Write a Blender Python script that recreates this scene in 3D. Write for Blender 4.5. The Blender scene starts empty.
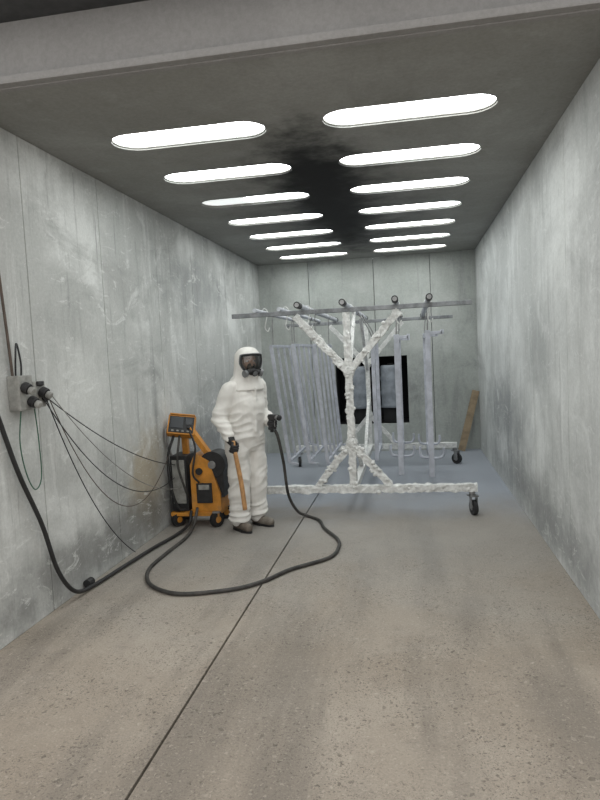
import bpy, bmesh, math, random
from mathutils import Vector, Matrix, Euler, noise
random.seed(7)
scene = bpy.context.scene
COL = scene.collection
scene.view_settings.view_transform = 'Standard'
scene.view_settings.look = 'None'

XL, XR, H, D = -2.467, 1.053, 3.17, 10.5
YF = 3.25

# ------------------------------------------------------------------ materials
def nt(name):
    m = bpy.data.materials.new(name); m.use_nodes = True
    t = m.node_tree; b = t.nodes['Principled BSDF']
    return m, t, b

def N(t, typ, **kw):
    n = t.nodes.new(typ)
    for k, v in kw.items(): setattr(n, k, v)
    return n

def coords(t, scale=(1, 1, 1)):
    tc = N(t, 'ShaderNodeTexCoord'); mp = N(t, 'ShaderNodeMapping')
    mp.inputs['Scale'].default_value = scale
    t.links.new(tc.outputs['Object'], mp.inputs['Vector'])
    return mp.outputs['Vector']

def noise_n(t, vec, scale, detail=5, rough=0.6, dist=0.0):
    n = N(t, 'ShaderNodeTexNoise')
    n.inputs['Scale'].default_value = scale; n.inputs['Detail'].default_value = detail
    n.inputs['Roughness'].default_value = rough; n.inputs['Distortion'].default_value = dist
    t.links.new(vec, n.inputs['Vector'])
    return n.outputs['Fac']

def ramp(t, fac, lo, hi):
    r = N(t, 'ShaderNodeMapRange'); r.interpolation_type = 'SMOOTHSTEP'
    r.inputs['From Min'].default_value = lo; r.inputs['From Max'].default_value = hi
    t.links.new(fac, r.inputs['Value'])
    return r.outputs['Result']

def math_n(t, op, a, b):
    n = N(t, 'ShaderNodeMath', operation=op)
    for i, v in enumerate((a, b)):
        if isinstance(v, (int, float)): n.inputs[i].default_value = v
        else: t.links.new(v, n.inputs[i])
    return n.outputs[0]

def mix(t, fac, a, b, mode='MIX'):
    n = N(t, 'ShaderNodeMix', data_type='RGBA', blend_type=mode)
    if isinstance(fac, (int, float)): n.inputs[0].default_value = fac
    else: t.links.new(fac, n.inputs[0])
    for i, v in ((6, a), (7, b)):
        if isinstance(v, tuple): n.inputs[i].default_value = (*v, 1)
        else: t.links.new(v, n.inputs[i])
    return n.outputs[2]

def blob(t, center, radii, warp=0.35):
    """soft dirt patch: 1 at centre, 0 outside radii, with ragged edge"""
    tc = N(t, 'ShaderNodeTexCoord')
    s = N(t, 'ShaderNodeVectorMath', operation='SUBTRACT'); t.links.new(tc.outputs['Object'], s.inputs[0]); s.inputs[1].default_value = center
    d = N(t, 'ShaderNodeVectorMath', operation='DIVIDE'); t.links.new(s.outputs[0], d.inputs[0]); d.inputs[1].default_value = radii
    l = N(t, 'ShaderNodeVectorMath', operation='LENGTH'); t.links.new(d.outputs[0], l.inputs[0])
    nz = noise_n(t, tc.outputs['Object'], 3.5, 6, 0.65)
    w = math_n(t, 'MULTIPLY', math_n(t, 'SUBTRACT', nz, 0.5), warp * 4)
    v = math_n(t, 'ADD', l.outputs['Value'], w)
    return ramp(t, v, 1.0, 0.15)

def bump(t, b, h, strength, dist=0.01):
    n = N(t, 'ShaderNodeBump'); n.inputs['Strength'].default_value = strength
    n.inputs['Distance'].default_value = dist
    t.links.new(h, n.inputs['Height']); t.links.new(n.outputs[0], b.inputs['Normal'])

def concrete(name, c_main, c_light, c_dark, blobs=(), grad=None, light_amt=.8, dark_amt=.75, scratch=0, warp=.35):
    m, t, b = nt(name)
    v = coords(t); vs = coords(t, (1.2, 1.2, 0.16)); v2 = coords(t, (1, .35, .7))
    big = noise_n(t, v, 0.9, 7, 0.62, 0.4)
    med = noise_n(t, v2, 2.6, 8, 0.7, 0.6)
    st = noise_n(t, vs, 4.5, 6, 0.65, 0.3)
    fine = noise_n(t, v, 45, 6, 0.75)
    c = mix(t, math_n(t, 'MULTIPLY', ramp(t, big, .42, .66), light_amt), c_main, c_light)
    c = mix(t, math_n(t, 'MULTIPLY', ramp(t, med, .5, .74), dark_amt * .8), c, c_dark)
    c = mix(t, math_n(t, 'MULTIPLY', ramp(t, st, .54, .78), dark_amt * .8), c, c_dark)
    c = mix(t, math_n(t, 'MULTIPLY', ramp(t, st, .46, .28), light_amt * .7), c, c_light)
    for cen, rad, col, amt in blobs:
        c = mix(t, math_n(t, 'MULTIPLY', blob(t, cen, rad, warp), amt), c, col)
    if scratch:
        vq = coords(t, (1, .5, 1.3)); sw = noise_n(t, vq, 5.5, 10, .78, 1.6)
        c = mix(t, math_n(t, 'MULTIPLY', ramp(t, sw, .56, .63), scratch), c, c_light)
        vq = coords(t, (1, 1.1, .9)); sw = noise_n(t, vq, 1.7, 9, .72, 1.0)
        c = mix(t, math_n(t, 'MULTIPLY', ramp(t, sw, .56, .68), scratch*1.1), c, c_light)
        vq = coords(t, (1, 1.5, .12)); sw = noise_n(t, vq, 9, 8, .7, .2)
        c = mix(t, math_n(t, 'MULTIPLY', ramp(t, sw, .57, .69), scratch), c, c_dark)
    f = ramp(t, fine, .2, .8)
    sp = N(t, 'ShaderNodeCombineColor')
    fv = math_n(t, 'ADD', math_n(t, 'MULTIPLY', f, .24), .88)
    for i in range(3): t.links.new(fv, sp.inputs[i])
    c = mix(t, 1.0, c, sp.outputs[0], 'MULTIPLY')
    t.links.new(c, b.inputs['Base Color'])
    b.inputs['Roughness'].default_value = .85
    b.inputs['Specular IOR Level'].default_value = .25
    bump(t, b, math_n(t, 'ADD', fine, med), .25, .006)
    return m

def plain(name, col, rough=.6, metal=0.0, var=.15, nscale=14, bmp=.1, dirt=None, dirt_amt=.5):
    m, t, b = nt(name)
    v = coords(t)
    n1 = noise_n(t, v, nscale, 6, .65)
    n2 = noise_n(t, v, nscale * .3, 5, .6)
    dk = tuple(max(0, x * (1 - var * 2)) for x in col); lt = tuple(min(1, x * (1 + var)) for x in col)
    c = mix(t, ramp(t, n1, .3, .7), dk, lt)
    if dirt: c = mix(t, math_n(t, 'MULTIPLY', ramp(t, n2, .45, .7), dirt_amt), c, dirt)
    t.links.new(c, b.inputs['Base Color'])
    b.inputs['Roughness'].default_value = rough; b.inputs['Metallic'].default_value = metal
    if bmp: bump(t, b, n1, bmp, .004)
    return m

M_wallL = concrete('wall_concrete_left', (.44, .448, .435), (.67, .68, .665), (.24, .245, .238), scratch=.6,
    blobs=[((XL, 5.55, .55), (1, .6, .65), (.34, .26, .14), .55),
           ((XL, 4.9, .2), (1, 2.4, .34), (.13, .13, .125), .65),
           ((XL, 7.3, 2.5), (1, 1.6, .5), (.19, .20, .20), .6),
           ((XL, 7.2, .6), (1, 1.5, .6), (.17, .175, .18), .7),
           ((XL, 4.5, 1.4), (1, .8, .6), (.68, .69, .67), .5),
           ((XL, 5.1, 2.4), (1, .5, .4), (.32, .32, .31), .5)])
M_wallR = concrete('wall_concrete_right', (.45, .462, .455), (.65, .665, .655), (.28, .286, .285), scratch=.5,
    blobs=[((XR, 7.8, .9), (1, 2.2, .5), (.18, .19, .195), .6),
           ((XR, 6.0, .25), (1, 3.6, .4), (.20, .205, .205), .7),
           ((XR, 5.6, 1.6), (1, .7, .5), (.25, .26, .26), .5)])
M_wallB = concrete('wall_concrete_back', (.36, .38, .36), (.47, .49, .47), (.23, .24, .235), scratch=.3,
    blobs=[((-.65, D, 1.1), (1.3, 1, .9), (.18, .19, .19), .5)])
M_ceil = concrete('ceiling_concrete', (.25, .25, .235), (.31, .312, .30), (.175, .175, .165),
    blobs=[((-.72, 7.4, H), (1.5, 3.6, 1), (.10, .10, .10), .8),
           ((-.72, 7.0, H), (.72, 3.3, 1), (.03, .03, .032), .95),
           ((-.72, 5.5, H), (.62, 1.5, 1), (.008, .008, .009), .99),
           ((-.75, 7.0, H), (.42, 3.2, 1), (.010, .010, .011), .97)], dark_amt=.45, warp=.22)
M_joint = plain('joint_dark', (.06, .06, .06), .9)
M_fascia = concrete('fascia_painted', (.25, .245, .24), (.28, .275, .27), (.21, .205, .20), dark_amt=.3)
M_beam = plain('dark_steel', (.05, .052, .055), .6)

def floor_mat():
    m, t, b = nt('floor_exposed_aggregate')
    v = coords(t); vl = coords(t, (1.0, .16, 1))
    big = noise_n(t, v, .7, 6, .6, .3)
    lanes = noise_n(t, vl, 1.6, 6, .6, .2)
    med = noise_n(t, v, 6, 8, .7)
    fine = noise_n(t, v, 90, 5, .8)
    c = mix(t, ramp(t, big, .35, .7), (.31, .265, .215), (.40, .355, .30))
    c = mix(t, math_n(t, 'MULTIPLY', ramp(t, lanes, .45, .62), .7), c, (.20, .178, .152))
    c = mix(t, math_n(t, 'MULTIPLY', ramp(t, med, .5, .75), .4), c, (.20, .178, .155))
    # zinc dust covering deeper in the booth
    tc = N(t, 'ShaderNodeTexCoord'); sx = N(t, 'ShaderNodeSeparateXYZ'); t.links.new(tc.outputs['Object'], sx.inputs[0])
    wob = math_n(t, 'MULTIPLY', math_n(t, 'SUBTRACT', big, .5), 3.0)
    yy = math_n(t, 'ADD', sx.outputs[1], wob)
    c = mix(t, math_n(t, 'MULTIPLY', ramp(t, yy, 3.2, 5.6), .6), c, (.27, .265, .255))
    c = mix(t, math_n(t, 'MULTIPLY', ramp(t, yy, 5.8, 7.6), .88), c, (.32, .35, .40))
    fade = math_n(t, 'ADD', math_n(t, 'MULTIPLY', ramp(t, yy, 7.0, 3.6), .85), .08)
    # stones and pits of several sizes, edges broken up by noise
    wn = N(t, 'ShaderNodeTexNoise'); wn.inputs['Scale'].default_value = 30; t.links.new(v, wn.inputs['Vector'])
    ws = N(t, 'ShaderNodeVectorMath', operation='SCALE'); t.links.new(wn.outputs['Color'], ws.inputs[0]); ws.inputs['Scale'].default_value = .05
    wa = N(t, 'ShaderNodeVectorMath', operation='ADD'); t.links.new(v, wa.inputs[0]); t.links.new(ws.outputs[0], wa.inputs[1])
    darks = None
    for sc, th, lth in ((46, .64, .62), (90, .52, .58), (160, .45, .6)):
        vo = N(t, 'ShaderNodeTexVoronoi'); vo.inputs['Scale'].default_value = sc
        t.links.new(wa.outputs[0], vo.inputs['Vector'])
        cell = N(t, 'ShaderNodeSeparateColor'); t.links.new(vo.outputs['Color'], cell.inputs[0])
        size = math_n(t, 'ADD', math_n(t, 'MULTIPLY', cell.outputs[2], .33), .12)
        inside = ramp(t, math_n(t, 'SUBTRACT', vo.outputs['Distance'], size), .06, -.06)
        patch = ramp(t, noise_n(t, v, 2.2, 4, .6), .28, .58)
        dark = math_n(t, 'MULTIPLY', math_n(t, 'MULTIPLY', inside, ramp(t, cell.outputs[0], th, th+.05)), math_n(t, 'MULTIPLY', patch, fade))
        lt = math_n(t, 'MULTIPLY', math_n(t, 'MULTIPLY', inside, ramp(t, cell.outputs[1], lth, lth+.1)), fade)
        c = mix(t, math_n(t, 'MULTIPLY', lt, .35), c, (.50, .445, .38))
        c = mix(t, math_n(t, 'MULTIPLY', dark, .68), c, (.10, .087, .073))
        darks = dark if darks is None else math_n(t, 'MAXIMUM', darks, dark)
    sp = N(t, 'ShaderNodeCombineColor')
    fv = math_n(t, 'ADD', math_n(t, 'MULTIPLY', ramp(t, fine, .2, .8), .4), .8)
    for i in range(3): t.links.new(fv, sp.inputs[i])
    c = mix(t, 1.0, c, sp.outputs[0], 'MULTIPLY')
    t.links.new(c, b.inputs['Base Color'])
    b.inputs['Roughness'].default_value = .8
    b.inputs['Specular IOR Level'].default_value = .3
    h = math_n(t, 'SUBTRACT', fine, darks)
    bump(t, b, h, .5, .006)
    return m
M_floor = floor_mat()

M_crust = plain('zinc_crusted_steel', (.70, .705, .69), .8, .0, .12, 30, .8, (.52, .52, .51), .5)
M_galv = plain('galvanised_steel', (.50, .52, .56), .6, .15, .12, 12, .1, (.38, .39, .42), .5)
M_bar = plain('top_bar_steel', (.22, .23, .24), .55, .3, .2, 12, .15, (.35, .36, .37), .5)
M_gate = plain('gate_primer', (.48, .50, .56), .6, .05, .1, 10, .1)
M_black = plain('black_rubber', (.018, .018, .019), .55, 0, .2, 20, .1)
M_hose = plain('hose_dusty', (.04, .038, .035), .6, 0, .3, 12, .1, (.12, .11, .10), .4)
M_orange = plain('orange_paint', (.60, .25, .03), .5, 0, .14, 9, .05, (.36, .24, .13), .6)
M_grey = plain('grey_plastic', (.30, .30, .28), .5, 0, .15, 14, .05, (.13, .12, .11), .5)
M_screen = plain('screen_glass', (.02, .024, .03), .35, 0, .1, 5, 0)
M_steel = plain('worn_steel', (.3, .3, .3), .4, .7, .15, 15, .1)
M_suit = plain('white_coverall', (.74, .725, .69), .9, 0, .04, 4, .08, (.54, .51, .46), .5)
M_glove = plain('black_glove', (.02, .02, .022), .6, 0, .2, 25, .3)
M_boot = plain('work_boot', (.15, .125, .1), .8, 0, .2, 20, .3, (.28, .26, .23), .6)
M_skin = plain('skin', (.55, .34, .25), .5, 0, .05, 10, .02)
M_eye = plain('eye_dark', (.03, .02, .015), .2, 0, 0, 5, 0)
M_eyew = plain('eye_white', (.75, .72, .7), .3, 0, 0, 5, 0)
M_wood = plain('wood_handle', (.50, .27, .11), .6, 0, .15, 18, .1)
M_plank = plain('wood_plank', (.30, .23, .15), .8, 0, .15, 8, .2)
M_drum = plain('filter_drum', (.26, .285, .32), .55, .1, .12, 8, .1)
M_void = plain('recess_dark', (.012, .012, .013), .9, 0, .1, 5, 0)
M_green = plain('green_cable', (.03, .10, .06), .5, 0, .1, 5, 0)
M_rustpipe = plain('conduit_brown', (.10, .075, .06), .7, 0, .15, 9, .1)
M_visframe = plain('visor_frame', (.16, .165, .17), .4, 0, .1, 9, 0)
M_silver = plain('silver_hood_trim', (.42, .43, .44), .4, .4, .1, 9, .1)

def glass_mat():
    m = bpy.data.materials.new('visor_glass'); m.use_nodes = True; t = m.node_tree; t.nodes.clear()
    o = N(t, 'ShaderNodeOutputMaterial'); mx = N(t, 'ShaderNodeMixShader'); tr = N(t, 'ShaderNodeBsdfTransparent')
    tr.inputs[0].default_value = (.72, .74, .75, 1)
    gl = N(t, 'ShaderNodeBsdfGlossy'); gl.inputs['Roughness'].default_value = .12
    fr = N(t, 'ShaderNodeFresnel'); fr.inputs[0].default_value = 1.6
    t.links.new(math_n(t, 'ADD', fr.outputs[0], .06), mx.inputs[0]); t.links.new(tr.outputs[0], mx.inputs[1]); t.links.new(gl.outputs[0], mx.inputs[2])
    t.links.new(mx.outputs[0], o.inputs[0]); return m
M_glass = glass_mat()

def lamp_mat(name, s):
    m, t, b = nt(name)
    v = coords(t, (1, 1, 1)); n = noise_n(t, v, 3.0, 4, .6)
    c = mix(t, ramp(t, n, .35, .65), (.86, .93, .92), (1, 1, .98))
    t.links.new(c, b.inputs['Emission Color']); b.inputs['Emission Strength'].default_value = s
    b.inputs['Base Color'].default_value = (.8, .8, .8, 1)
    return m
M_lamp = lamp_mat('diffuser_lit', 9.8)
M_lamp_dim = lamp_mat('diffuser_half_lit', .8)

# ------------------------------------------------------------------ builder
class MB:
    def __init__(s): s.v = []; s.f = []; s.m = []; s.s = []; s.mats = []
    def mi(s, mat):
        if mat not in s.mats: s.mats.append(mat)
        return s.mats.index(mat)
    def add(s, vs, fs, mat, smooth=False):
        o = len(s.v); i = s.mi(mat)
        s.v += [Vector(v) for v in vs]
        for f in fs: s.f.append([o + k for k in f]); s.m.append(i); s.s.append(smooth)
    def box(s, c, sz, mat, R=None):
        c = Vector(c); x, y, z = [k / 2 for k in sz]
        vs = [Vector(p) for p in ((-x,-y,-z),(x,-y,-z),(x,y,-z),(-x,y,-z),(-x,-y,z),(x,-y,z),(x,y,z),(-x,y,z))]
        if R is not None: vs = [R @ p for p in vs]
        s.add([p + c for p in vs], [(0,3,2,1),(4,5,6,7),(0,1,5,4),(1,2,6,5),(2,3,7,6),(3,0,4,7)], mat)
    def beam(s, p0, p1, w, h, mat, up=(0, 0, 1), jit=0.0, step=.03):
        p0 = Vector(p0); p1 = Vector(p1); d = (p1 - p0); L = d.length; d.normalize()
        up = Vector(up)
        if abs(d.dot(up)) > .95: up = Vector((0, 1, 0))
        x = d.cross(up).normalized(); z = x.cross(d).normalized()
        n = max(1, int(L / step)) if jit else 1
        k = 3 if jit else 1
        prof = []
        cs = [(-1,-1),(1,-1),(1,1),(-1,1)]
        for i in range(4):
            a, b2 = cs[i], cs[(i+1) % 4]
            for j in range(k):
                q = j / k; prof.append((a[0]+(b2[0]-a[0])*q, a[1]+(b2[1]-a[1])*q))
        m = len(prof); vs = []
        for i in range(n + 1):
            c = p0 + d * (L * i / n)
            for (a, b2) in prof:
                p = c + x * (a * w / 2) + z * (b2 * h / 2)
                if jit:
                    o = noise.noise(p * 14) * jit + noise.noise(p * 45) * jit * .7
                    p += (x * a + z * b2) * o
                vs.append(p)
        fs = []
        for i in range(n):
            for j in range(m):
                a = i*m+j; b3 = i*m+(j+1) % m
                fs.append((a, b3, b3+m, a+m))
        fs.append(tuple(range(m))[::-1]); fs.append(tuple(range(n*m, n*m+m)))
        s.add(vs, fs, mat, False)
    def tube(s, pts, r, mat, seg=10, caps=True, smooth=True, squash=None):
        pts = [Vector(p) for p in pts]; n = len(pts)
        rs = r if isinstance(r, (list, tuple)) else [r] * n
        t0 = (pts[1]-pts[0]).normalized()
        up = Vector((0, 0, 1)) if abs(t0.z) < .9 else Vector((1, 0, 0))
        x = t0.cross(up).normalized(); vs = []
        for i, p in enumerate(pts):
            t = (pts[min(i+1, n-1)] - pts[max(i-1, 0)]).normalized()
            x = (x - t * x.dot(t)).normalized(); y = t.cross(x)
            for j in range(seg):
                a = 2*math.pi*j/seg
                vs.append(p + (x*math.cos(a) + y*math.sin(a)) * rs[i])
        fs = []
        for i in range(n-1):
            for j in range(seg):
                a = i*seg+j; b = i*seg+(j+1) % seg
                fs.append((a, b, b+seg, a+seg))
        if caps: fs.append(tuple(range(seg))[::-1]); fs.append(tuple(range((n-1)*seg, n*seg)))
        s.add(vs, fs, mat, smooth)
    def cyl(s, p0, p1, r, mat, seg=24, r2=None):
        s.tube([p0, p1], [r, r if r2 is None else r2], mat, seg, True, False)
    def capsule(s, p0, p1, r0, r1, mat, seg=16):
        p0 = Vector(p0); p1 = Vector(p1); d = (p1-p0).normalized(); pts = []; rs = []
        for k in range(6):
            a = math.pi/2 * (1 - k/5); pts.append(p0 - d*r0*math.sin(a)); rs.append(max(r0*math.cos(a), r0*.03))
        for k in range(6):
            a = math.pi/2 * k/5; pts.append(p1 + d*r1*math.sin(a)); rs.append(max(r1*math.cos(a), r1*.03))
        s.tube(pts, rs, mat, seg)
    def limb(s, pts, rs, mat, seg=16):
        for i in range(len(pts)-1): s.capsule(pts[i], pts[i+1], rs[i], rs[i+1], mat, seg)
    def loft(s, rings, mat, seg=28, power=2.0):
        """rings: (cx,cy,z,rx,ry)"""
        vs = []
        for cx, cy, z, rx, ry in rings:
            for j in range(seg):
                a = 2*math.pi*j/seg; ca, sa = math.cos(a), math.sin(a)
                e = 2/power
                vs.append((cx + rx*math.copysign(abs(ca)**e, ca), cy + ry*math.copysign(abs(sa)**e, sa), z))
        fs = []
        for i in range(len(rings)-1):
            for j in range(seg):
                a = i*seg+j; b = i*seg+(j+1) % seg
                fs.append((a, b, b+seg, a+seg))
        fs.append(tuple(range(seg))[::-1]); fs.append(tuple(range((len(rings)-1)*seg, len(rings)*seg)))
        s.add(vs, fs, mat, True)
    def sphere(s, c, r, mat, seg=20, rings=12, R=None):
        c = Vector(c); r = (r, r, r) if isinstance(r, (int, float)) else r; vs = []
        for i in range(rings+1):
            ph = math.pi*i/rings
            for j in range(seg):
                a = 2*math.pi*j/seg; q = max(math.sin(ph), .01)
                p = Vector((r[0]*q*math.cos(a), r[1]*q*math.sin(a), -r[2]*math.cos(ph)))
                vs.append((R @ p if R is not None else p) + c)
        fs = []
        for i in range(rings):
            for j in range(seg):
                a = i*seg+j; b = i*seg+(j+1) % seg
                fs.append((a, b, b+seg, a+seg))
        fs.append(tuple(range(seg))[::-1]); fs.append(tuple(range(rings*seg, rings*seg+seg)))
        s.add(vs, fs, mat, True)
    def obj(s, name, parent=None, bevel=0, loc=None, rotz=0):
        me = bpy.data.meshes.new(name); me.from_pydata([tuple(v) for v in s.v], [], s.f)
        for m in s.mats: me.materials.append(m)
        for p, i, sm in zip(me.polygons, s.m, s.s): p.material_index = i; p.use_smooth = sm
        me.update()
        bm = bmesh.new(); bm.from_mesh(me); bmesh.ops.recalc_face_normals(bm, faces=bm.faces); bm.to_mesh(me); bm.free()
        o = bpy.data.objects.new(name, me); COL.objects.link(o)
        if parent: o.parent = parent
        if loc: o.location = loc
        o.rotation_euler[2] = rotz
        if bevel:
            b = o.modifiers.new('bevel', 'BEVEL'); b.width = bevel; b.segments = 2; b.limit_method = 'ANGLE'; b.angle_limit = math.radians(40)
        return o

def empty(name, loc=(0, 0, 0), rotz=0):
    e = bpy.data.objects.new(name, None); COL.objects.link(e); e.location = loc; e.rotation_euler[2] = rotz
    e.empty_display_size = .2
    return e

def spline(pts, n=10):
    P = [Vector(p) for p in pts]; P = [P[0]*2-P[1]] + P + [P[-1]*2-P[-2]]; out = []
    for i in range(1, len(P)-2):
        a, b, c, d = P[i-1], P[i], P[i+1], P[i+2]
        for k in range(n):
            t = k/n
            out.append(.5*((2*b) + (c-a)*t + (2*a-5*b+4*c-d)*t*t + (3*b-a-3*c+d)*t**3))
    out.append(P[-2]); return out

# ------------------------------------------------------------------ room shell
def panel_wall(name, X, out, joints, mat):
    mb = MB(); g = .004; th = .10
    ys = [YF] + joints + [D]
    for a, b in zip(ys[:-1], ys[1:]):
        y0 = a + (g if a != YF else 0); y1 = b - (g if b != D else 0)
        mb.box((X + out*th/2, (y0+y1)/2, H/2), (th, y1-y0, H), mat)
    o = mb.obj(name, bevel=.004)
    mb = MB(); mb.box((X + out*(th+.015), (YF+D)/2, H/2+.1), (.03, D-YF+.02, H+.2), M_joint)
    b = mb.obj(name + '_backing'); b.parent = o
    return o
panel_wall('wall_left', XL, -1, [3.88, 4.93, 6.10, 7.15, 8.5, 9.6], M_wallL)
panel_wall('wall_right', XR, 1, [4.6, 5.85, 7.19, 8.6, 9.6], M_wallR)

# back wall with filter recess
mb = MB(); g = .004
rx0, rx1, rz0, rz1 = -1.24, -.06, .45, 1.56
def bw(x0, x1, z0, z1): mb.box(((x0+x1)/2, D+.05, (z0+z1)/2), (x1-x0, .1, z1-z0), M_wallB)
bw(XL-.1, -1.62-g, 0, H); bw(-1.62+g, rx0, 0, H); bw(rx0, rx1, 0, rz0); bw(rx0, -.55-g, rz1, H); bw(-.55+g, rx1, rz1, H)
bw(rx1, .35-g, 0, H); bw(.35+g, XR+.1, 0, H)
o = mb.obj('wall_back', bevel=.003)
mb = MB()
mb.box(((rx0+rx1)/2, D+.75, 1.0), (1.3, .04, 1.3), M_void)
mb.box((rx0-.02, D+.42, 1.0), (.04, .64, 1.2), M_void); mb.box((rx1+.02, D+.42, 1.0), (.04, .64, 1.2), M_void)
mb.box(((rx0+rx1)/2, D+.42, rz1+.02), (1.26, .64, .04), M_void); mb.box(((rx0+rx1)/2, D+.42, rz0-.02), (1.26, .64, .04), M_void)
mb.box((-2.0, D+.12, H/2), (1.4, .03, H), M_joint); mb.box((.6, D+.12, H/2), (1.1, .03, H), M_joint); mb.box((-.65, D+.12, 2.4), (1.2, .03, 1.5), M_joint)
r = mb.obj('recess_lining'); r.parent = o

# floor: two slabs with open joint
mb = MB(); XG = -1.136
mb.box(((XG-.007-7)/2, 3.5, -.1), (7+XG-.007, 15, .2), M_floor)
mb.box(((XG+.007+7)/2, 3.5, -.1), (7-XG-.007, 15, .2), M_floor)
mb.box((XG, 3.5, -.12), (.02, 15, .18), M_joint)
mb.obj('floor')

# ceiling with stadium openings
LY = [4.24 + .945*k for k in range(7)]
LXS = [(-1.97, -.89), (-.51, .59)]
def stadium(x0, x1, y, r, n=10):
    p = []
    for k in range(n+1):
        a = -math.pi/2 + math.pi*k/n; p.append((x1-r+r*math.cos(a), y+r*math.sin(a)))
    for k in range(n+1):
        a = math.pi/2 + math.pi*k/n; p.append((x0+r+r*math.cos(a), y+r*math.sin(a)))
    return p
bm = bmesh.new(); RW = .165
loops = [[(XL-.1, YF), (XR+.1, YF), (XR+.1, D+.1), (XL-.1, D+.1)]]
for y in LY:
    for a, b in LXS: loops.append(stadium(a, b, y, RW))
edges = []; alls = []
for lp in loops:
    vs = [bm.verts.new((x, y, H)) for x, y in lp]; alls.append(vs)
    for i in range(len(vs)): edges.append(bm.edges.new((vs[i], vs[(i+1) % len(vs)])))
bmesh.ops.triangle_fill(bm, use_beauty=True, use_dissolve=False, edges=edges)
for vs in alls:
    up = [bm.verts.new((v.co.x, v.co.y, H+.07)) for v in vs]
    for i in range(len(vs)):
        j = (i+1) % len(vs); bm.faces.new((vs[i], vs[j], up[j], up[i]))
me = bpy.data.meshes.new('ceiling'); bm.to_mesh(me); bm.free(); me.materials.append(M_ceil)
ceil = bpy.data.objects.new('ceiling', me); COL.objects.link(ceil)
mb = MB(); mb.box(((XL+XR)/2, (YF+D)/2+.05, H+.23), (XR-XL+.2, D-YF+.1, .1), M_joint)
mb.obj('ceiling_top_slab', parent=ceil)

for i, y in enumerate(LY):
    for j, (a, b) in enumerate(LXS):
        mb = MB(); p = stadium(a+.003, b-.003, y, RW-.003)
        n = len(p)
        half = (i == 2 and j == 0)
        mb.add([(x, yy, H+.022) for x, yy in p], [tuple(range(n))], M_lamp_dim if half else M_lamp)
        mb.tube([(x, yy, H+.016) for x, yy in p] + [(p[0][0], p[0][1], H+.016)], .007, M_grey, 6, False)
        if half:
            q = stadium(a+.42, b-.02, y+.02, .10); mb.add([(x, yy, H+.018) for x, yy in q], [tuple(range(len(q)))], M_lamp)
        mb.obj('ceiling_light')

# fascia + door beam above the opening
mb = MB()
mb.box(((XL+XR)/2, YF-.02, H+.20), (XR-XL+1.6, .04, .42), M_fascia)
mb.box(((XL+XR)/2, YF-.045, H+.003), (XR-XL+1.6, .09, .014), M_fascia)
mb.box(((XL+XR)/2, YF-.088, H+.018), (XR-XL+1.6, .006, .035), M_fascia)
mb.obj('trim_1', bevel=.003)
mb = MB()
mb.box(((XL+XR)/2-.3, YF-.15, H+.34), (XR-XL+1.4, .30, .02), M_beam); mb.box(((XL+XR)/2-.3, YF-.15, H+.56), (XR-XL+1.4, .30, .02), M_beam)
mb.box(((XL+XR)/2-.3, YF-.15, H+.45), (XR-XL+1.4, .02, .22), M_beam)
mb.obj('steel_lintel_beam')
mb = MB(); mb.box((XL-.7, YF+.08, 1.8), (1.2, .16, 3.6), M_fascia); mb.obj('wall_front_left')
mb = MB(); mb.box((XR+.7, YF+.08, 1.8), (1.2, .16, 3.6), M_fascia); mb.obj('wall_front_right')

# ------------------------------------------------------------------ trolley
tro = empty('rack_trolley', (-.6, 7.8, 0))
def child(mb, name, par, bevel=0):
    o = mb.obj(name, bevel=bevel); o.parent = par
    o.matrix_parent_inverse = Matrix.LocRotScale(par.location, par.rotation_euler, None).inverted(); return o
def yframe(Y, crust, name):
    mb = MB(); m = M_crust; j = .012 if crust else .004; w = .07 if crust else .06
    bx0, bx1 = (-1.72, .60)
    mb.beam((bx0, Y, .27), (bx1, Y, .27), .08, .072, m, jit=j)
    mb.beam((-.62, Y, .30), (-.62, Y, 2.06), w, w, m, up=(0, 1, 0), jit=j)
    for sx in (-1, 1):
        mb.beam((-.62, Y, .74), (-.62+sx*.37, Y, .30), w*.9, w*.9, m, up=(0, 1, 0), jit=j)
        mb.beam((-.62, Y, 1.46), (-.62+sx*.52, Y, 2.05), w, w*.95, m, up=(0, 1, 0), jit=j)
    for z in (.74, 1.47):
        mb.sphere((-.62, Y, z), (w*.85, w*.7, w*1.1), m, 12, 8)
    if crust:
        rr_ = random.Random(3)
        for k in range(320):   # clumps of built-up zinc
            t_ = rr_.random(); seg_ = rr_.choice([((-.62, .3), (-.62, 1.5)), ((-.62, .3), (-.62, 1.5)), ((-.62, .74), (-.99, .3)), ((-.62, .74), (-.25, .3)), ((-.62, 1.46), (-1.14, 2.05)), ((-.62, 1.46), (-.1, 2.05)), ((-1.7, .27), (.58, .27))])
            px = seg_[0][0]+(seg_[1][0]-seg_[0][0])*t_ + rr_.uniform(-.034, .034); pz = seg_[0][1]+(seg_[1][1]-seg_[0][1])*t_ + rr_.uniform(-.034, .034)
            r_ = rr_.uniform(.008, .022); mb.sphere((px, Y-.02+rr_.uniform(-.018, .03), pz), (r_*1.3, r_, r_), m, 7, 5)
    child(mb, name, tro)
    mb = MB(); mb.beam((-1.80, Y, 2.085), (.60, Y, 2.085), .045, .045, M_bar)
    child(mb, name + '_top_bar', tro, .004)
yframe(6.40, True, 'front_frame'); yframe(9.22, False, 'rear_frame')
mb = MB()
mb.beam((-.62, 6.44, .27), (-.62, 9.19, .27), .07, .07, M_crust, jit=.004)
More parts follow.
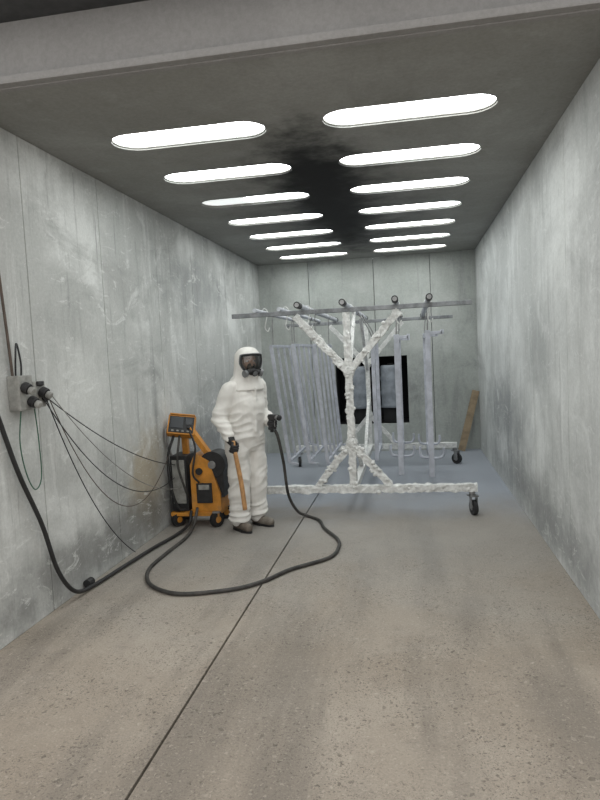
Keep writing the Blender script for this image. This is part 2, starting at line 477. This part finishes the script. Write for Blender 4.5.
# lengthwise bracing between the two Y frames
mb.beam((-.62, 6.44, 1.40), (-.62, 7.3, 2.10), .04, .04, M_crust, up=(1, 0, 0), jit=.003)
mb.beam((-.62, 9.18, 1.40), (-.62, 8.3, 2.10), .04, .04, M_crust, up=(1, 0, 0), jit=.003)
mb.beam((-.62, 6.44, .95), (-.62, 7.5, .31), .04, .04, M_crust, up=(1, 0, 0), jit=.003)
mb.beam((-.62, 9.18, .95), (-.62, 8.1, .31), .04, .04, M_crust, up=(1, 0, 0), jit=.003)
for x in (-1.07, -.63, -.13, .19):
    mb.cyl((x, 6.25, 2.14), (x, 9.4, 2.14), .028, M_galv, 14)
    mb.cyl((x, 6.12, 2.142), (x, 6.26, 2.14), .033, M_black, 16); mb.cyl((x, 6.115, 2.142), (x, 6.12, 2.142), .022, M_steel, 14); mb.cyl((x, 9.4, 2.14), (x, 9.45, 2.14), .036, M_black, 14)
for x in (-1.55, -1.3): mb.cyl((x, 6.36, 2.13), (x, 9.3, 2.13), .022, M_galv, 12)
# spare hooks left on the rails
for x, y in ((-1.3, 6.7), (-1.07, 6.75), (-.13, 6.8), (.19, 6.75), (-1.55, 6.8), (-.63, 7.0)):
    zr = 2.14
    mb.tube(spline([(x-.035, y, zr), (x, y, zr+.036), (x+.035, y, zr), (x+.02, y, zr-.08), (x, y, zr-.17), (x+.03, y, zr-.21), (x+.05, y, zr-.17)], 5), .006, M_crust, 7)
child(mb, 'long_rails', tro)
mb = MB()
for x, y, rz in ((.55, 6.40, .3), (-1.68, 6.40, -.4), (.57, 9.22, .9), (-1.68, 9.22, .2)):
    R = Matrix.Rotation(rz, 3, 'Z'); c = Vector((x, y, 0))
    ax = R @ Vector((1, 0, 0)); bk = R @ Vector((0, -.03, 0))
    wc = c + bk + Vector((0, 0, .075))
    mb.cyl(wc - ax*.02, wc + ax*.02, .075, M_black, 24); mb.cyl(wc - ax*.024, wc + ax*.024, .03, M_steel, 14)
    for sx in (-1, 1): mb.box(wc + ax*sx*.03 + Vector((0, 0, .05)), (.005, .06, .13), M_steel, R)
    mb.box(c + bk*.5 + Vector((0, 0, .19)), (.09, .1, .012), M_steel, R); mb.cyl(c + Vector((0, 0, .19)), c + Vector((0, 0, .235)), .03, M_steel, 12)
child(mb, 'casters', tro, .002)

def gate(xt, xb, y0, y1, z0, z1, nb, hook_x, zrail):
    mb = MB(); w = .03
    def P(y, z): 
        q = (z-z0)/(z1-z0); return Vector((xb+(xt-xb)*q, y, z))
    for z in (z0, z1): mb.beam(P(y0, z), P(y1, z), w, w, M_gate)
    for i in range(nb):
        y = y0 + (y1-y0)*i/(nb-1); ww = .038 if i in (0, nb-1) else .024
        mb.beam(P(y, z0-.0), P(y, z1), ww, ww, M_gate, up=(0, 1, 0))
    for y in (y0+.12, y1-.12):
        a = P(y, z1)
        mb.tube(spline([a, (xt, y, z1+.1), (hook_x+.005, y, zrail-.06), (hook_x+.03, y, zrail), (hook_x, y, zrail+.028), (hook_x-.03, y, zrail+.005)], 5), .006, M_steel, 8)
    for y in (y0, y1): mb.beam(P(y, z0) + Vector((-.01, 0, -.01)), P(y, z0) + Vector((.10, 0, -.03)), .03, .02, M_gate)
    return mb.obj('steel_gate', bevel=.003)
gate(-1.55, -1.40, 7.05, 8.5, .45, 1.77, 5, -1.55, 2.13)
gate(-1.30, -1.17, 7.05, 8.5, .45, 1.77, 5, -1.3, 2.13)
gate(-1.07, -.98, 7.15, 8.6, .42, 1.76, 5, -1.07, 2.14)

def hung_frame(x, y0, y1, z0, z1, arm):
    mb = MB(); w = .075
    for y in (y0, y1):
        mb.beam((x, y, z0), (x, y, z1), w*.8 if y == y0 else w*.6, .05, M_gate, up=(0, 1, 0))
        mb.beam((x, y, z1-.03), (x+arm, y, z1-.035), .035, .035, M_gate)
        mb.beam((x+arm, y, z1-.05), (x+arm, y, z1-.0), .035, .035, M_gate, up=(0, 1, 0))
        mb.tube(spline([(x, y, z1-.02), (x+.01, y, 2.0), (x+.04, y, 2.13), (x, y, 2.177), (x-.04, y, 2.14)], 5), .008, M_steel, 8)
    mb.beam((x, y0, z1-.05), (x, y1, z1-.05), .04, .04, M_gate)
    mb.beam((x, y0, z0+.16), (x, y1, z0+.16), .04, .04, M_gate)
    for y in (y0+.3, y1-.1):
        mb.tube(spline([(x-.12, y, z0+.3), (x-.12, y, z0+.22), (x-.08, y, z0+.17), (x+.10, y, z0+.16), (x+.15, y, z0+.21), (x+.15, y, z0+.28)], 5), .016, M_gate, 8)
    return mb.obj('hanging_steel_frame', bevel=.003)
hung_frame(-.15, 7.2, 8.7, .25, 1.83, .13); hung_frame(.19, 7.2, 8.7, .22, 1.86, .16)
mb = MB()
mb.beam((-.44, 7.6, .35), (-.44, 7.6, 1.8), .045, .045, M_gate, up=(0, 1, 0)); mb.beam((-.44, 8.5, .35), (-.44, 8.5, 1.8), .045, .045, M_gate, up=(0, 1, 0))
mb.beam((-.44, 7.6, 1.8), (-.44, 8.5, 1.8), .04, .04, M_gate); mb.beam((-.44, 7.6, .4), (-.44, 8.5, .4), .04, .04, M_gate)
for y in (7.7, 8.4): mb.tube(spline([(-.44, y, 1.8), (-.5, y, 1.95), (-.59, y, 2.1), (-.63, y, 2.178), (-.67, y, 2.14)], 5), .008, M_steel, 8)
mb.obj('hanging_steel_frame', bevel=.003)

for x in (-.88, -.34):
    mb = MB(); y = D+.17
    mb.loft([(x, y, rz0, .12, .12), (x, y, rz0+.03, .14, .14), (x, y, rz0+.26, .14, .14)], M_void)
    rings = []
    for q in range(15):
        z = rz0+.26 + .68*q/14; r = .165 if q % 5 else .18
        rings.append((x, y, z, r, r))
    rings.append((x, y, rz0+.96, .15, .15)); mb.loft(rings, M_drum, 32)
    mb.cyl((x, y, rz0+.96), (x, y, rz0+.99), .05, M_black)
    mb.obj('filter_drum')

mb = MB(); mb.beam((.74, 10.28, .012), (1.0, 10.40, .95), .11, .03, M_plank, up=(0, 1, 0), jit=.002, step=.1); mb.obj('wooden_plank')

# ------------------------------------------------------------------ wire-feed machine
mac = empty('spray_wire_feeder_cart', (-2.15, 6.1, 0))
mb = MB()
def b(c, s, m, R=None): mb.box(c, s, m, R)
b((-2.17, 6.12, .13), (.5, .36, .04), M_orange)
b((-2.33, 6.14, .43), (.17, .30, .56), M_black)
b((-2.33, 5.985, .45), (.13, .012, .44), M_grey)
vs = []
prof = [(-2.20, .15), (-1.90, .15), (-1.90, .33), (-2.00, .66), (-2.14, .74), (-2.20, .62)]
for y in (5.96, 6.26): vs += [(x, y, z) for x, z in prof]
n = len(prof); mb.add(vs, [tuple(range(n)), tuple(range(2*n-1, n-1, -1))] + [(i, i+n, (i+1) % n+n, (i+1) % n) for i in range(n)], M_orange)
b((-2.06, 5.952, .34), (.16, .014, .20), M_black); b((-2.06, 5.943, .40), (.11, .008, .05), M_grey)
mb.cyl((-2.1, 5.95, .56), (-2.1, 5.93, .56), .035, M_black, 20)
mb.cyl((-1.97, 5.98, .62), (-1.97, 6.22, .62), .125, M_black, 32); mb.cyl((-1.97, 5.965, .62), (-1.97, 5.98, .62), .132, M_black, 32)
mb.cyl((-1.97, 5.95, .62), (-1.97, 5.965, .62), .04, M_steel, 20)
b((-1.93, 6.1, .44), (.12, .22, .3), M_black)
mb.beam((-2.22, 6.05, 1.0), (-2.0, 6.05, .68), .05, .09, M_orange, up=(0, 1, 0)); mb.beam((-2.30, 6.16, .7), (-2.30, 6.14, .98), .06, .06, M_orange, up=(0, 1, 0))
mb.tube(spline([(-2.40, 6.02, .70), (-2.43, 5.97, .84), (-2.43, 5.96, .96), (-2.41, 6.0, 1.02)], 6), .013, M_steel, 8)
child(mb, 'cart_body', mac, .008)
mb = MB(); R = Euler((math.radians(-28), math.radians(8), math.radians(14))).to_matrix(); c = Vector((-2.29, 6.05, 1.0))
def hb(o, s, m): mb.box(c + R @ Vector(o), s, m, R)
hb((0, 0, 0), (.27, .10, .20), M_orange); hb((0, .03, 0), (.23, .14, .17), M_black)
hb((0, -.051, .0), (.245, .006, .175), M_black)
hb((-.045, -.056, .02), (.13, .008, .12), M_screen); hb((.075, -.056, .035), (.07, .008, .07), M_screen)
for q in range(4): hb((-.08+q*.05, -.058, -.07), (.022, .012, .018), M_grey)
p = c + R @ Vector((.075, -.05, -.025)); mb.cyl(p, p + R @ Vector((0, -.025, 0)), .018, M_black, 16)
hb((0, 0, .108), (.25, .13, .012), M_orange)
child(mb, 'control_head', mac, .006)
mb = MB()
for x, y, r, rz in ((-2.40, 5.98, .07, .5), (-1.95, 5.96, .075, .5), (-2.38, 6.26, .07, 0), (-1.95, 6.28, .07, 0)):
    a = Vector((math.sin(rz+.5), -math.cos(rz+.5), 0)); cc = Vector((x, y, r))
    if x < -2.3: cc.x = -2.36
    mb.cyl(cc - a*.025, cc + a*.025, r, M_black, 24); mb.cyl(cc - a*.029, cc + a*.029, r*.45, M_orange, 16)
    mb.box(cc + Vector((0, 0, r+.0)), (.07, .07, .02), M_steel)
child(mb, 'wheels', mac, .004)
mb = MB()
mb.tube(spline([(-2.36, 6.0, .92), (-2.41, 5.93, .7), (-2.38, 5.90, .4), (-2.33, 5.93, .2), (-2.28, 5.97, .17)]), .014, M_black, 8)
mb.tube(spline([(-2.30, 6.0, .92), (-2.30, 5.90, .65), (-2.24, 5.90, .4), (-2.22, 5.94, .3)]), .012, M_hose, 8)
mb.tube(spline([(-2.2, 6.0, .97), (-2.12, 5.93, .80), (-2.15, 5.90, .55), (-2.10, 5.93, .45)]), .010, M_black, 8)
child(mb, 'cart_cables', mac)

# ------------------------------------------------------------------ hoses and cables
mb = MB(); z = .017
mb.tube(spline([(-1.295, 5.875, .955), (-1.275, 5.90, .88), (-1.25, 5.98, .62), (-1.25, 6.13, .28), (-1.19, 6.25, .08), (-1.10, 6.30, z), (-.95, 6.12, z), (-.86, 5.84, z), (-.70, 5.50, z), (-.66, 5.26, z), (-.71, 4.98, z), (-.97, 4.70, z), (-1.12, 4.45, z), (-1.30, 4.28, z), (-1.63, 4.17, z), (-1.85, 4.24, z), (-2.02, 4.42, z), (-2.12, 4.70, z), (-2.13, 5.1, z), (-2.12, 5.5, z), (-2.13, 5.78, .06), (-2.13, 5.92, .2)], 10), .015, M_hose, 12)
mb.obj('spray_hose')
mb = MB()
mb.tube(spline([(-2.445, 3.33, 1.62), (-2.44, 3.44, 1.32), (-2.43, 3.56, 1.0), (-2.42, 3.74, .64), (-2.41, 3.87, .28), (-2.40, 4.05, .07), (-2.39, 4.3, .024), (-2.35, 4.7, .024), (-2.30, 5.2, .024), (-2.24, 5.6, .024), (-2.2, 5.84, .06), (-2.2, 5.93, .17)], 10), .015, M_black, 12)
mb.cyl((-2.435, 4.27, .04), (-2.435, 4.34, .04), .03, M_black, 16)
mb.obj('air_hose')
mb = MB()
bx = -2.38
def hang(p0, p1, sag, r, m, dx=0):
    p0 = Vector(p0); p1 = Vector(p1); pts = []
    for i in range(25):
        q = i/24; p = p0.lerp(p1, q); p.z -= sag*4*q*(1-q); p.x += dx*4*q*(1-q); pts.append(p)
    mb.tube(pts, r, m, 7)
hang((bx, 3.82, 1.48), (-2.36, 6.0, .62), .10, .004, M_black)
hang((bx, 3.80, 1.47), (-2.36, 5.95, .50), .34, .004, M_black, -.02)
hang((bx, 3.86, 1.48), (-2.40, 5.92, .72), .62, .0035, M_rustpipe, -.02)
hang((bx, 3.84, 1.46), (-2.38, 5.0, .05), .16, .004, M_black, -.02)
hang((bx, 3.88, 1.50), (-2.3, 5.95, .40), .22, .0035, M_grey)
mb.tube(spline([(-2.42, 3.62, 1.42), (-2.42, 3.58, 1.2), (-2.42, 3.62, 1.0), (-2.42, 3.70, .88), (-2.42, 3.78, .95), (-2.42, 3.78, 1.2), (-2.42, 3.76, 1.42)], 8), .004, M_green, 7)
mb.obj('hanging_cables')

# ------------------------------------------------------------------ wall socket box
sb = empty('wall_power_outlet', (XL+.03, 3.7, 1.5))
mb = MB()
mb.box((XL+.04, 3.64, 1.51), (.08, .15, .22), M_grey); mb.box((XL+.035, 3.80, 1.49), (.07, .13, .17), M_grey)
for y, zz in ((3.61, 1.55), (3.67, 1.46), (3.80, 1.51)):
    mb.cyl((XL+.08, y, zz), (XL+.12, y, zz-.02), .036, M_black, 20); mb.cyl((XL+.12, y, zz-.02), (XL+.15, y, zz-.035), .024, M_grey, 16)
mb.box((XL+.075, 3.80, 1.56), (.02, .07, .03), M_black)
mb.cyl((XL+.06, 3.84, 1.45), (XL+.09, 3.86, 1.48), .028, M_black, 16)
child(mb, 'box', sb, .006)
mb = MB()
mb.tube(spline([(XL+.02, 3.60, 1.6), (XL+.02, 3.585, 1.8), (XL+.02, 3.55, 2.2), (XL+.02, 3.5, 2.7), (XL+.02, 3.5, 3.15)]), .009, M_rustpipe, 10)
mb.tube(spline([(XL+.02, 3.63, 1.62), (XL+.05, 3.60, 1.74), (XL+.03, 3.65, 1.82), (XL+.03, 3.68, 1.7), (XL+.03, 3.67, 1.6)]), .006, M_black, 8)
child(mb, 'conduit', sb)

# ------------------------------------------------------------------ worker
TH = math.radians(54)
WP = (-1.62, 5.95, 0)
wk = empty('worker_in_white_coverall', WP, TH)
def lean(mb):
    for p in mb.v:
        if p.z > .85:
            q = p.z-.85; p.y -= .10*q + .06*max(0, p.z-1.35)
TURN_ON = [False]
def folds(o, amp):
    """cloth folds cut into the evaluated mesh: horizontal bunching at joints, drag lines elsewhere"""
    dg = bpy.context.evaluated_depsgraph_get(); ev = o.evaluated_get(dg)
    me = bpy.data.meshes.new_from_object(ev); o.modifiers.clear(); o.data = me
    nrm = [v.normal.copy() for v in me.vertices]
    for v, nn in zip(me.vertices, nrm):
        p = v.co; z = p.z
        w = Vector((noise.noise(p*3.1), noise.noise(p*3.1+Vector((7, 0, 0))), noise.noise(p*3.1+Vector((0, 9, 0)))))
        # ridged noise, stretched around the limb -> mostly horizontal creases
        a = 1-2*abs(noise.noise(Vector((p.x*4.5, p.y*4.5, z*13))+w*1.6))
        bq = 1-2*abs(noise.noise(Vector((p.x*9, p.y*9, z*5+4))+w*1.2))
        joint = max(math.exp(-((z-.47)/.09)**2), math.exp(-((z-.14)/.09)**2)*1.3, math.exp(-((z-.86)/.07)**2)*.8, math.exp(-((z-1.12)/.08)**2)*.8)
        h = amp*((.35+.65*joint)*a + .45*bq*(1-joint*.5)) + amp*.9*noise.noise(p*7)
        v.co = p + nn*(h-amp*.35)
    for f in me.polygons: f.use_smooth = True
    me.update()
def wobj(mb, name, voxel=None, smooth=3, bevel=0):
    if TURN_ON[0]:
        Rz_ = Matrix.Rotation(-math.radians(12), 3, 'Z')
        for i, p in enumerate(mb.v): mb.v[i] = Rz_ @ p
    lean(mb)
    o = mb.obj(name, bevel=bevel); o.parent = wk
    if voxel:
        r = o.modifiers.new('remesh', 'REMESH'); r.mode = 'VOXEL'; r.voxel_size = voxel; r.use_smooth_shade = True
        s = o.modifiers.new('smooth', 'SMOOTH'); s.factor = .5; s.iterations = smooth
    return o
mb = MB(); S = M_suit
mb.loft([(0, 0, .76, .13, .12), (0, 0, .83, .18, .15), (0, 0, .93, .195, .16), (0, -.005, 1.02, .185, .155), (0, -.01, 1.10, .18, .155), (0, -.01, 1.22, .185, .155), (0, .005, 1.33, .185, .145), (0, .015, 1.41, .165, .125), (0, .015, 1.46, .12, .11), (0, 0, 1.52, .075, .08)], S, power=2.3)
sh = {-1: (-.165, .015, 1.370), 1: (.165, .015, 1.370)}
el = {-1: (-.262, .06, 1.11), 1: (.240, .05, 1.11)}
wr = {-1: (-.255, -.085, .925), 1: (.19, -.15, 1.03)}
for q in (-1, 1):
    mb.limb([sh[q], el[q], wr[q]], [.084, .074, .054], S)
    mb.limb([(q*.095, 0, .88), (q*.105, -.02, .50), (q*.115, .005, .13)], [.124, .106, .094], S)
    mb.sphere((q*.113, 0, .13), (.102, .108, .06), S, 20, 8)
mb.beam((0, -.158, .95), (0, -.153, 1.38), .03, .02, S, up=(0, 1, 0))
o = wobj(mb, 'coverall', .008, 5); bpy.context.view_layer.update(); folds(o, .016)

TURN_ON[0] = True
mb = MB(); seg = 60
hr = [(1.35, .195, .165, .0), (1.38, .185, .158, 0), (1.41, .172, .148, 0), (1.44, .152, .137, -.002), (1.47, .136, .13, -.01), (1.50, .128, .128, -.018), (1.53, .127, .131, -.022), (1.56, .128, .134, -.025), (1.59, .128, .136, -.025), (1.62, .127, .136, -.02), (1.655, .123, .132, -.015), (1.69, .115, .124, -.01), (1.72, .098, .106, -.005), (1.745, .072, .078, 0), (1.758, .04, .045, 0), (1.762, .004, .004, 0)]
vs = []
for zz, rx, ry, oy in hr:
    for j in range(seg):
        a = 2*math.pi*j/seg
        wv = 1 + .07*noise.noise(Vector((math.cos(a)*3, math.sin(a)*3, zz*12)))
        if zz < 1.5: wv += .06*noise.noise(Vector((math.cos(a)*5, math.sin(a)*5, zz*6)))
        vs.append((rx*wv*math.cos(a), oy + ry*wv*math.sin(a), zz))
fs = []
for i in range(len(hr)-1):
    for j in range(seg):
        am = (j+.5)/seg*360; dd = abs((am-270+180) % 360-180)
        zc = (hr[i][0]+hr[i+1][0])/2
        lim = 52 if zc > 1.56 else (44 if zc > 1.53 else 34)
        if dd < lim and 1.50 < zc < 1.69: continue
        a = i*seg+j; b2 = i*seg+(j+1) % seg
        fs.append((a, b2, b2+seg, a+seg))
mb.add(vs, fs, S, True)
hood = wobj(mb, 'hood'); sl = hood.modifiers.new('sol', 'SOLIDIFY'); sl.thickness = .010; sl.offset = -1
ss = hood.modifiers.new('sub', 'SUBSURF'); ss.levels = 1; ss.render_levels = 1
mb = MB(); K = M_skin
mb.sphere((0, -.01, 1.625), (.078, .095, .10), K, 24, 16); mb.sphere((0, -.035, 1.56), (.058, .062, .07), K)
mb.capsule((0, 0, 1.44), (0, -.005, 1.56), .055, .055, K)
mb.capsule((0, -.108, 1.625), (0, -.122, 1.585), .009, .015, K)
for q in (-1, 1):
    mb.sphere((q*.078, .0, 1.605), (.012, .02, .032), K, 10, 8); mb.sphere((q*.034, -.088, 1.648), (.028, .018, .010), K, 10, 8)
    mb.sphere((q*.04, -.078, 1.585), (.026, .024, .024), K, 10, 8)
wobj(mb, 'head', .006, 3)
mb = MB()
for q in (-1, 1):
    mb.sphere((q*.033, -.090, 1.625), (.015, .013, .009), M_eyew, 12, 8); mb.sphere((q*.033, -.101, 1.625), (.006, .004, .006), M_eye, 10, 6)
    mb.beam((q*.018, -.103, 1.650), (q*.052, -.093, 1.652), .006, .006, M_eye)
wobj(mb, 'eyes')
# full-face respirator: lens, rubber skirt, inner nose cup, snout and twin filters
def lens_pt(u, v):
    """u -1..1 across, v 0..1 bottom to top"""
    half = math.radians(30 + 24*math.sin(min(1, v*1.35+.12)*math.pi/2)); a = u*half
    r_ = .140 + .008*math.sin(v*math.pi)
    return Vector((r_*.90*math.sin(a), -.012 - r_*math.cos(a), 1.535 + .150*v - .012*u*u*(v-.3)))
NU, NV = 18, 8
mb = MB(); vs = [lens_pt(-1+2*i/NU, j/NV) for j in range(NV+1) for i in range(NU+1)]
mb.add(vs, [(j*(NU+1)+i, j*(NU+1)+i+1, (j+1)*(NU+1)+i+1, (j+1)*(NU+1)+i) for j in range(NV) for i in range(NU)], M_glass, True)
wobj(mb, 'visor_window')
mb = MB()
loop = [lens_pt(-1+2*i/NU, 0) for i in range(NU+1)] + [lens_pt(1, j/NV) for j in range(1, NV+1)] + [lens_pt(1-2*i/NU, 1) for i in range(1, NU+1)] + [lens_pt(-1, 1-j/NV) for j in range(1, NV+1)]
mb.tube(loop, .010, M_black, 10)
mb.tube([p*1 + Vector((0, .014, 0)) for p in loop], .014, M_visframe, 10)
mb.sphere((0, -.098, 1.568), (.043, .036, .040), M_black, 16, 10)
mb.sphere((0, -.135, 1.525), (.050, .042, .036), M_black, 18, 12)
mb.cyl((0, -.155, 1.520), (0, -.192, 1.508), .030, M_black, 22); mb.cyl((0, -.192, 1.508), (0, -.199, 1.506), .022, M_visframe, 20)
for q in (-1, 1):
    mb.cyl((q*.035, -.140, 1.522), (q*.078, -.150, 1.510), .022, M_black, 18); mb.cyl((q*.070, -.148, 1.512), (q*.095, -.154, 1.505), .034, M_visframe, 22)
wobj(mb, 'respirator_mask')
TURN_ON[0] = False

def hand(name, wpos, yax, xax, side):
    """fingers run along +y, palm faces -z, grip bar along x"""
    y = Vector(yax).normalized(); x = Vector(xax); x = (x - y*x.dot(y)).normalized(); z = x.cross(y)
    R = Matrix((x, y, z)).transposed(); o = Vector(wpos); KS = 1.1
    T = lambda p: o + R @ (Vector(p)*KS)
    mb = MB(); g = M_glove
    mb.capsule(T((0, -.05, 0)), T((0, .02, 0)), .036, .033, g)
    for k in range(4):
        xx = (-.030 + .020*k); mb.capsule(T((xx*.6, .015, 0)), T((xx, .080, 0)), .0175, .0145, g, 12)
    ln = [.92, 1.0, .95, .78]
    if side < 0: ln = ln[::-1]
    for k in range(4):
        xx = -.031 + .0207*k; L = ln[k]
        pts = [T((xx, .078, .0)), T((xx, .078+.040*L, -.012)), T((xx*.95, .078+.040*L-.004, -.045)), T((xx*.92, .092, -.064)), T((xx*.9, .078, -.060))]
        mb.limb(pts, [.0125, .0113, .0106, .0096, .0085], g, 12)
    tx = .030*side
    mb.limb([T((tx*.8, .015, -.006)), T((tx*1.45, .045, -.026)), T((tx*1.2, .075, -.052)), T((tx*.7, .098, -.066))], [.019, .0145, .0125, .0105], g, 12)
    wobj(mb, name, .0036, 2)
    return T((0, .092, -.032)), R
gripA, RA = hand('right_glove', (-.255, -.115, .885), (0, -.85, -.5), (.0, -.45, .9), 1)
gripB, RB = hand('left_glove', (.175, -.19, 1.02), (-.25, -.95, -.12), (0, -.15, 1), -1)
mb = MB()
mb.capsule((-.255, -.075, .94), (-.255, -.105, .90), .048, .042, M_glove); mb.capsule((.195, -.145, 1.035), (.18, -.175, 1.022), .046, .042, M_glove)
wobj(mb, 'glove_cuffs', .006, 2)

mb = MB()
for q in (-1, 1):
    x = q*.118
    mb.capsule((x, .02, .07), (x, .02, .16), .055, .055, M_boot); mb.capsule((x, .045, .055), (x+q*.01, -.10, .045), .045, .042, M_boot); mb.capsule((x+q*.01, -.07, .05), (x+q*.02, -.155, .045), .046, .044, M_boot)
wobj(mb, 'boots', .008, 3)
mb = MB()
for q in (-1, 1):
    x = q*.118; pts = []
    for k in range(24):
        a = 2*math.pi*k/24; pts.append((x + q*.010 + .048*math.cos(a) + (q*.010 if math.sin(a) < 0 else -q*.005), -.055 + .148*math.sin(a)))
    vs = [(px, py, zz) for zz in (0, .022) for px, py in pts]
    mb.add(vs, [tuple(range(24))[::-1], tuple(range(24, 48))] + [(k, (k+1) % 24, (k+1) % 24+24, k+24) for k in range(24)], M_black)
wobj(mb, 'boot_soles')

mb = MB(); g = gripA
mb.tube(spline([g + Vector((.0, .01, .07)), g, g + Vector((.020, -.012, -.15)), g + Vector((.045, -.025, -.36)), g + Vector((.06, -.035, -.58))], 6), [.016 + .006*min(1, i/12) for i in range(25)], M_wood, 12)
wobj(mb, 'wooden_handle')
mb = MB(); g = gripB
fx = Vector((-.25, -.95, 0)).normalized(); sd = Vector((0, 0, 1)).cross(fx)
mb.tube([g + Vector((0, .01, -.07)), g + Vector((0, -.0, .05))], .017, M_black, 14)
c = g + Vector((0, 0, .075)); Rg = Matrix((fx.cross(Vector((0, 0, 1))), fx, Vector((0, 0, 1)))).transposed()
mb.box(c + fx*.01, (.05, .13, .05), M_black, Rg); mb.cyl(c + fx*.07, c + fx*.13, .022, M_steel, 20); mb.cyl(c + fx*.13, c + fx*.15, .028, M_black, 20, .018)
mb.cyl(c - fx*.055, c - fx*.09, .016, M_steel, 14)
mb.tube(spline([g + Vector((.0, -.02, -.02)) + fx*.02, g + fx*.035 + Vector((0, 0, .01)), g + fx*.04 + Vector((0, 0, .05))], 4), .004, M_steel, 6)
wobj(mb, 'spray_gun', bevel=.004)
_M = Matrix.Translation(WP) @ Matrix.Rotation(TH, 4, 'Z')
print('GRIPB world', _M @ (gripB + Vector((0, -.10*(gripB.z-.85), 0))))

# ------------------------------------------------------------------ light
w = bpy.data.worlds.new('World'); scene.world = w; w.use_nodes = True
bg = w.node_tree.nodes['Background']; bg.inputs[0].default_value = (1, .985, .96, 1); bg.inputs[1].default_value = 1.3
# ------------------------------------------------------------------ camera
def Rz(a): return Matrix.Rotation(a, 3, 'Z')
R = Rz(.1752) @ Matrix.Rotation(math.pi/2-.0726, 3, 'X') @ Rz(-.0496)
cd = bpy.data.cameras.new('cam'); cam = bpy.data.objects.new('camera', cd); COL.objects.link(cam)
cam.matrix_world = Matrix.Translation((0, 0, 1.67)) @ R.to_4x4()
cd.sensor_fit = 'HORIZONTAL'; cd.sensor_width = 36; cd.lens = 36*635.8/600; cd.clip_start = .05
scene.camera = cam
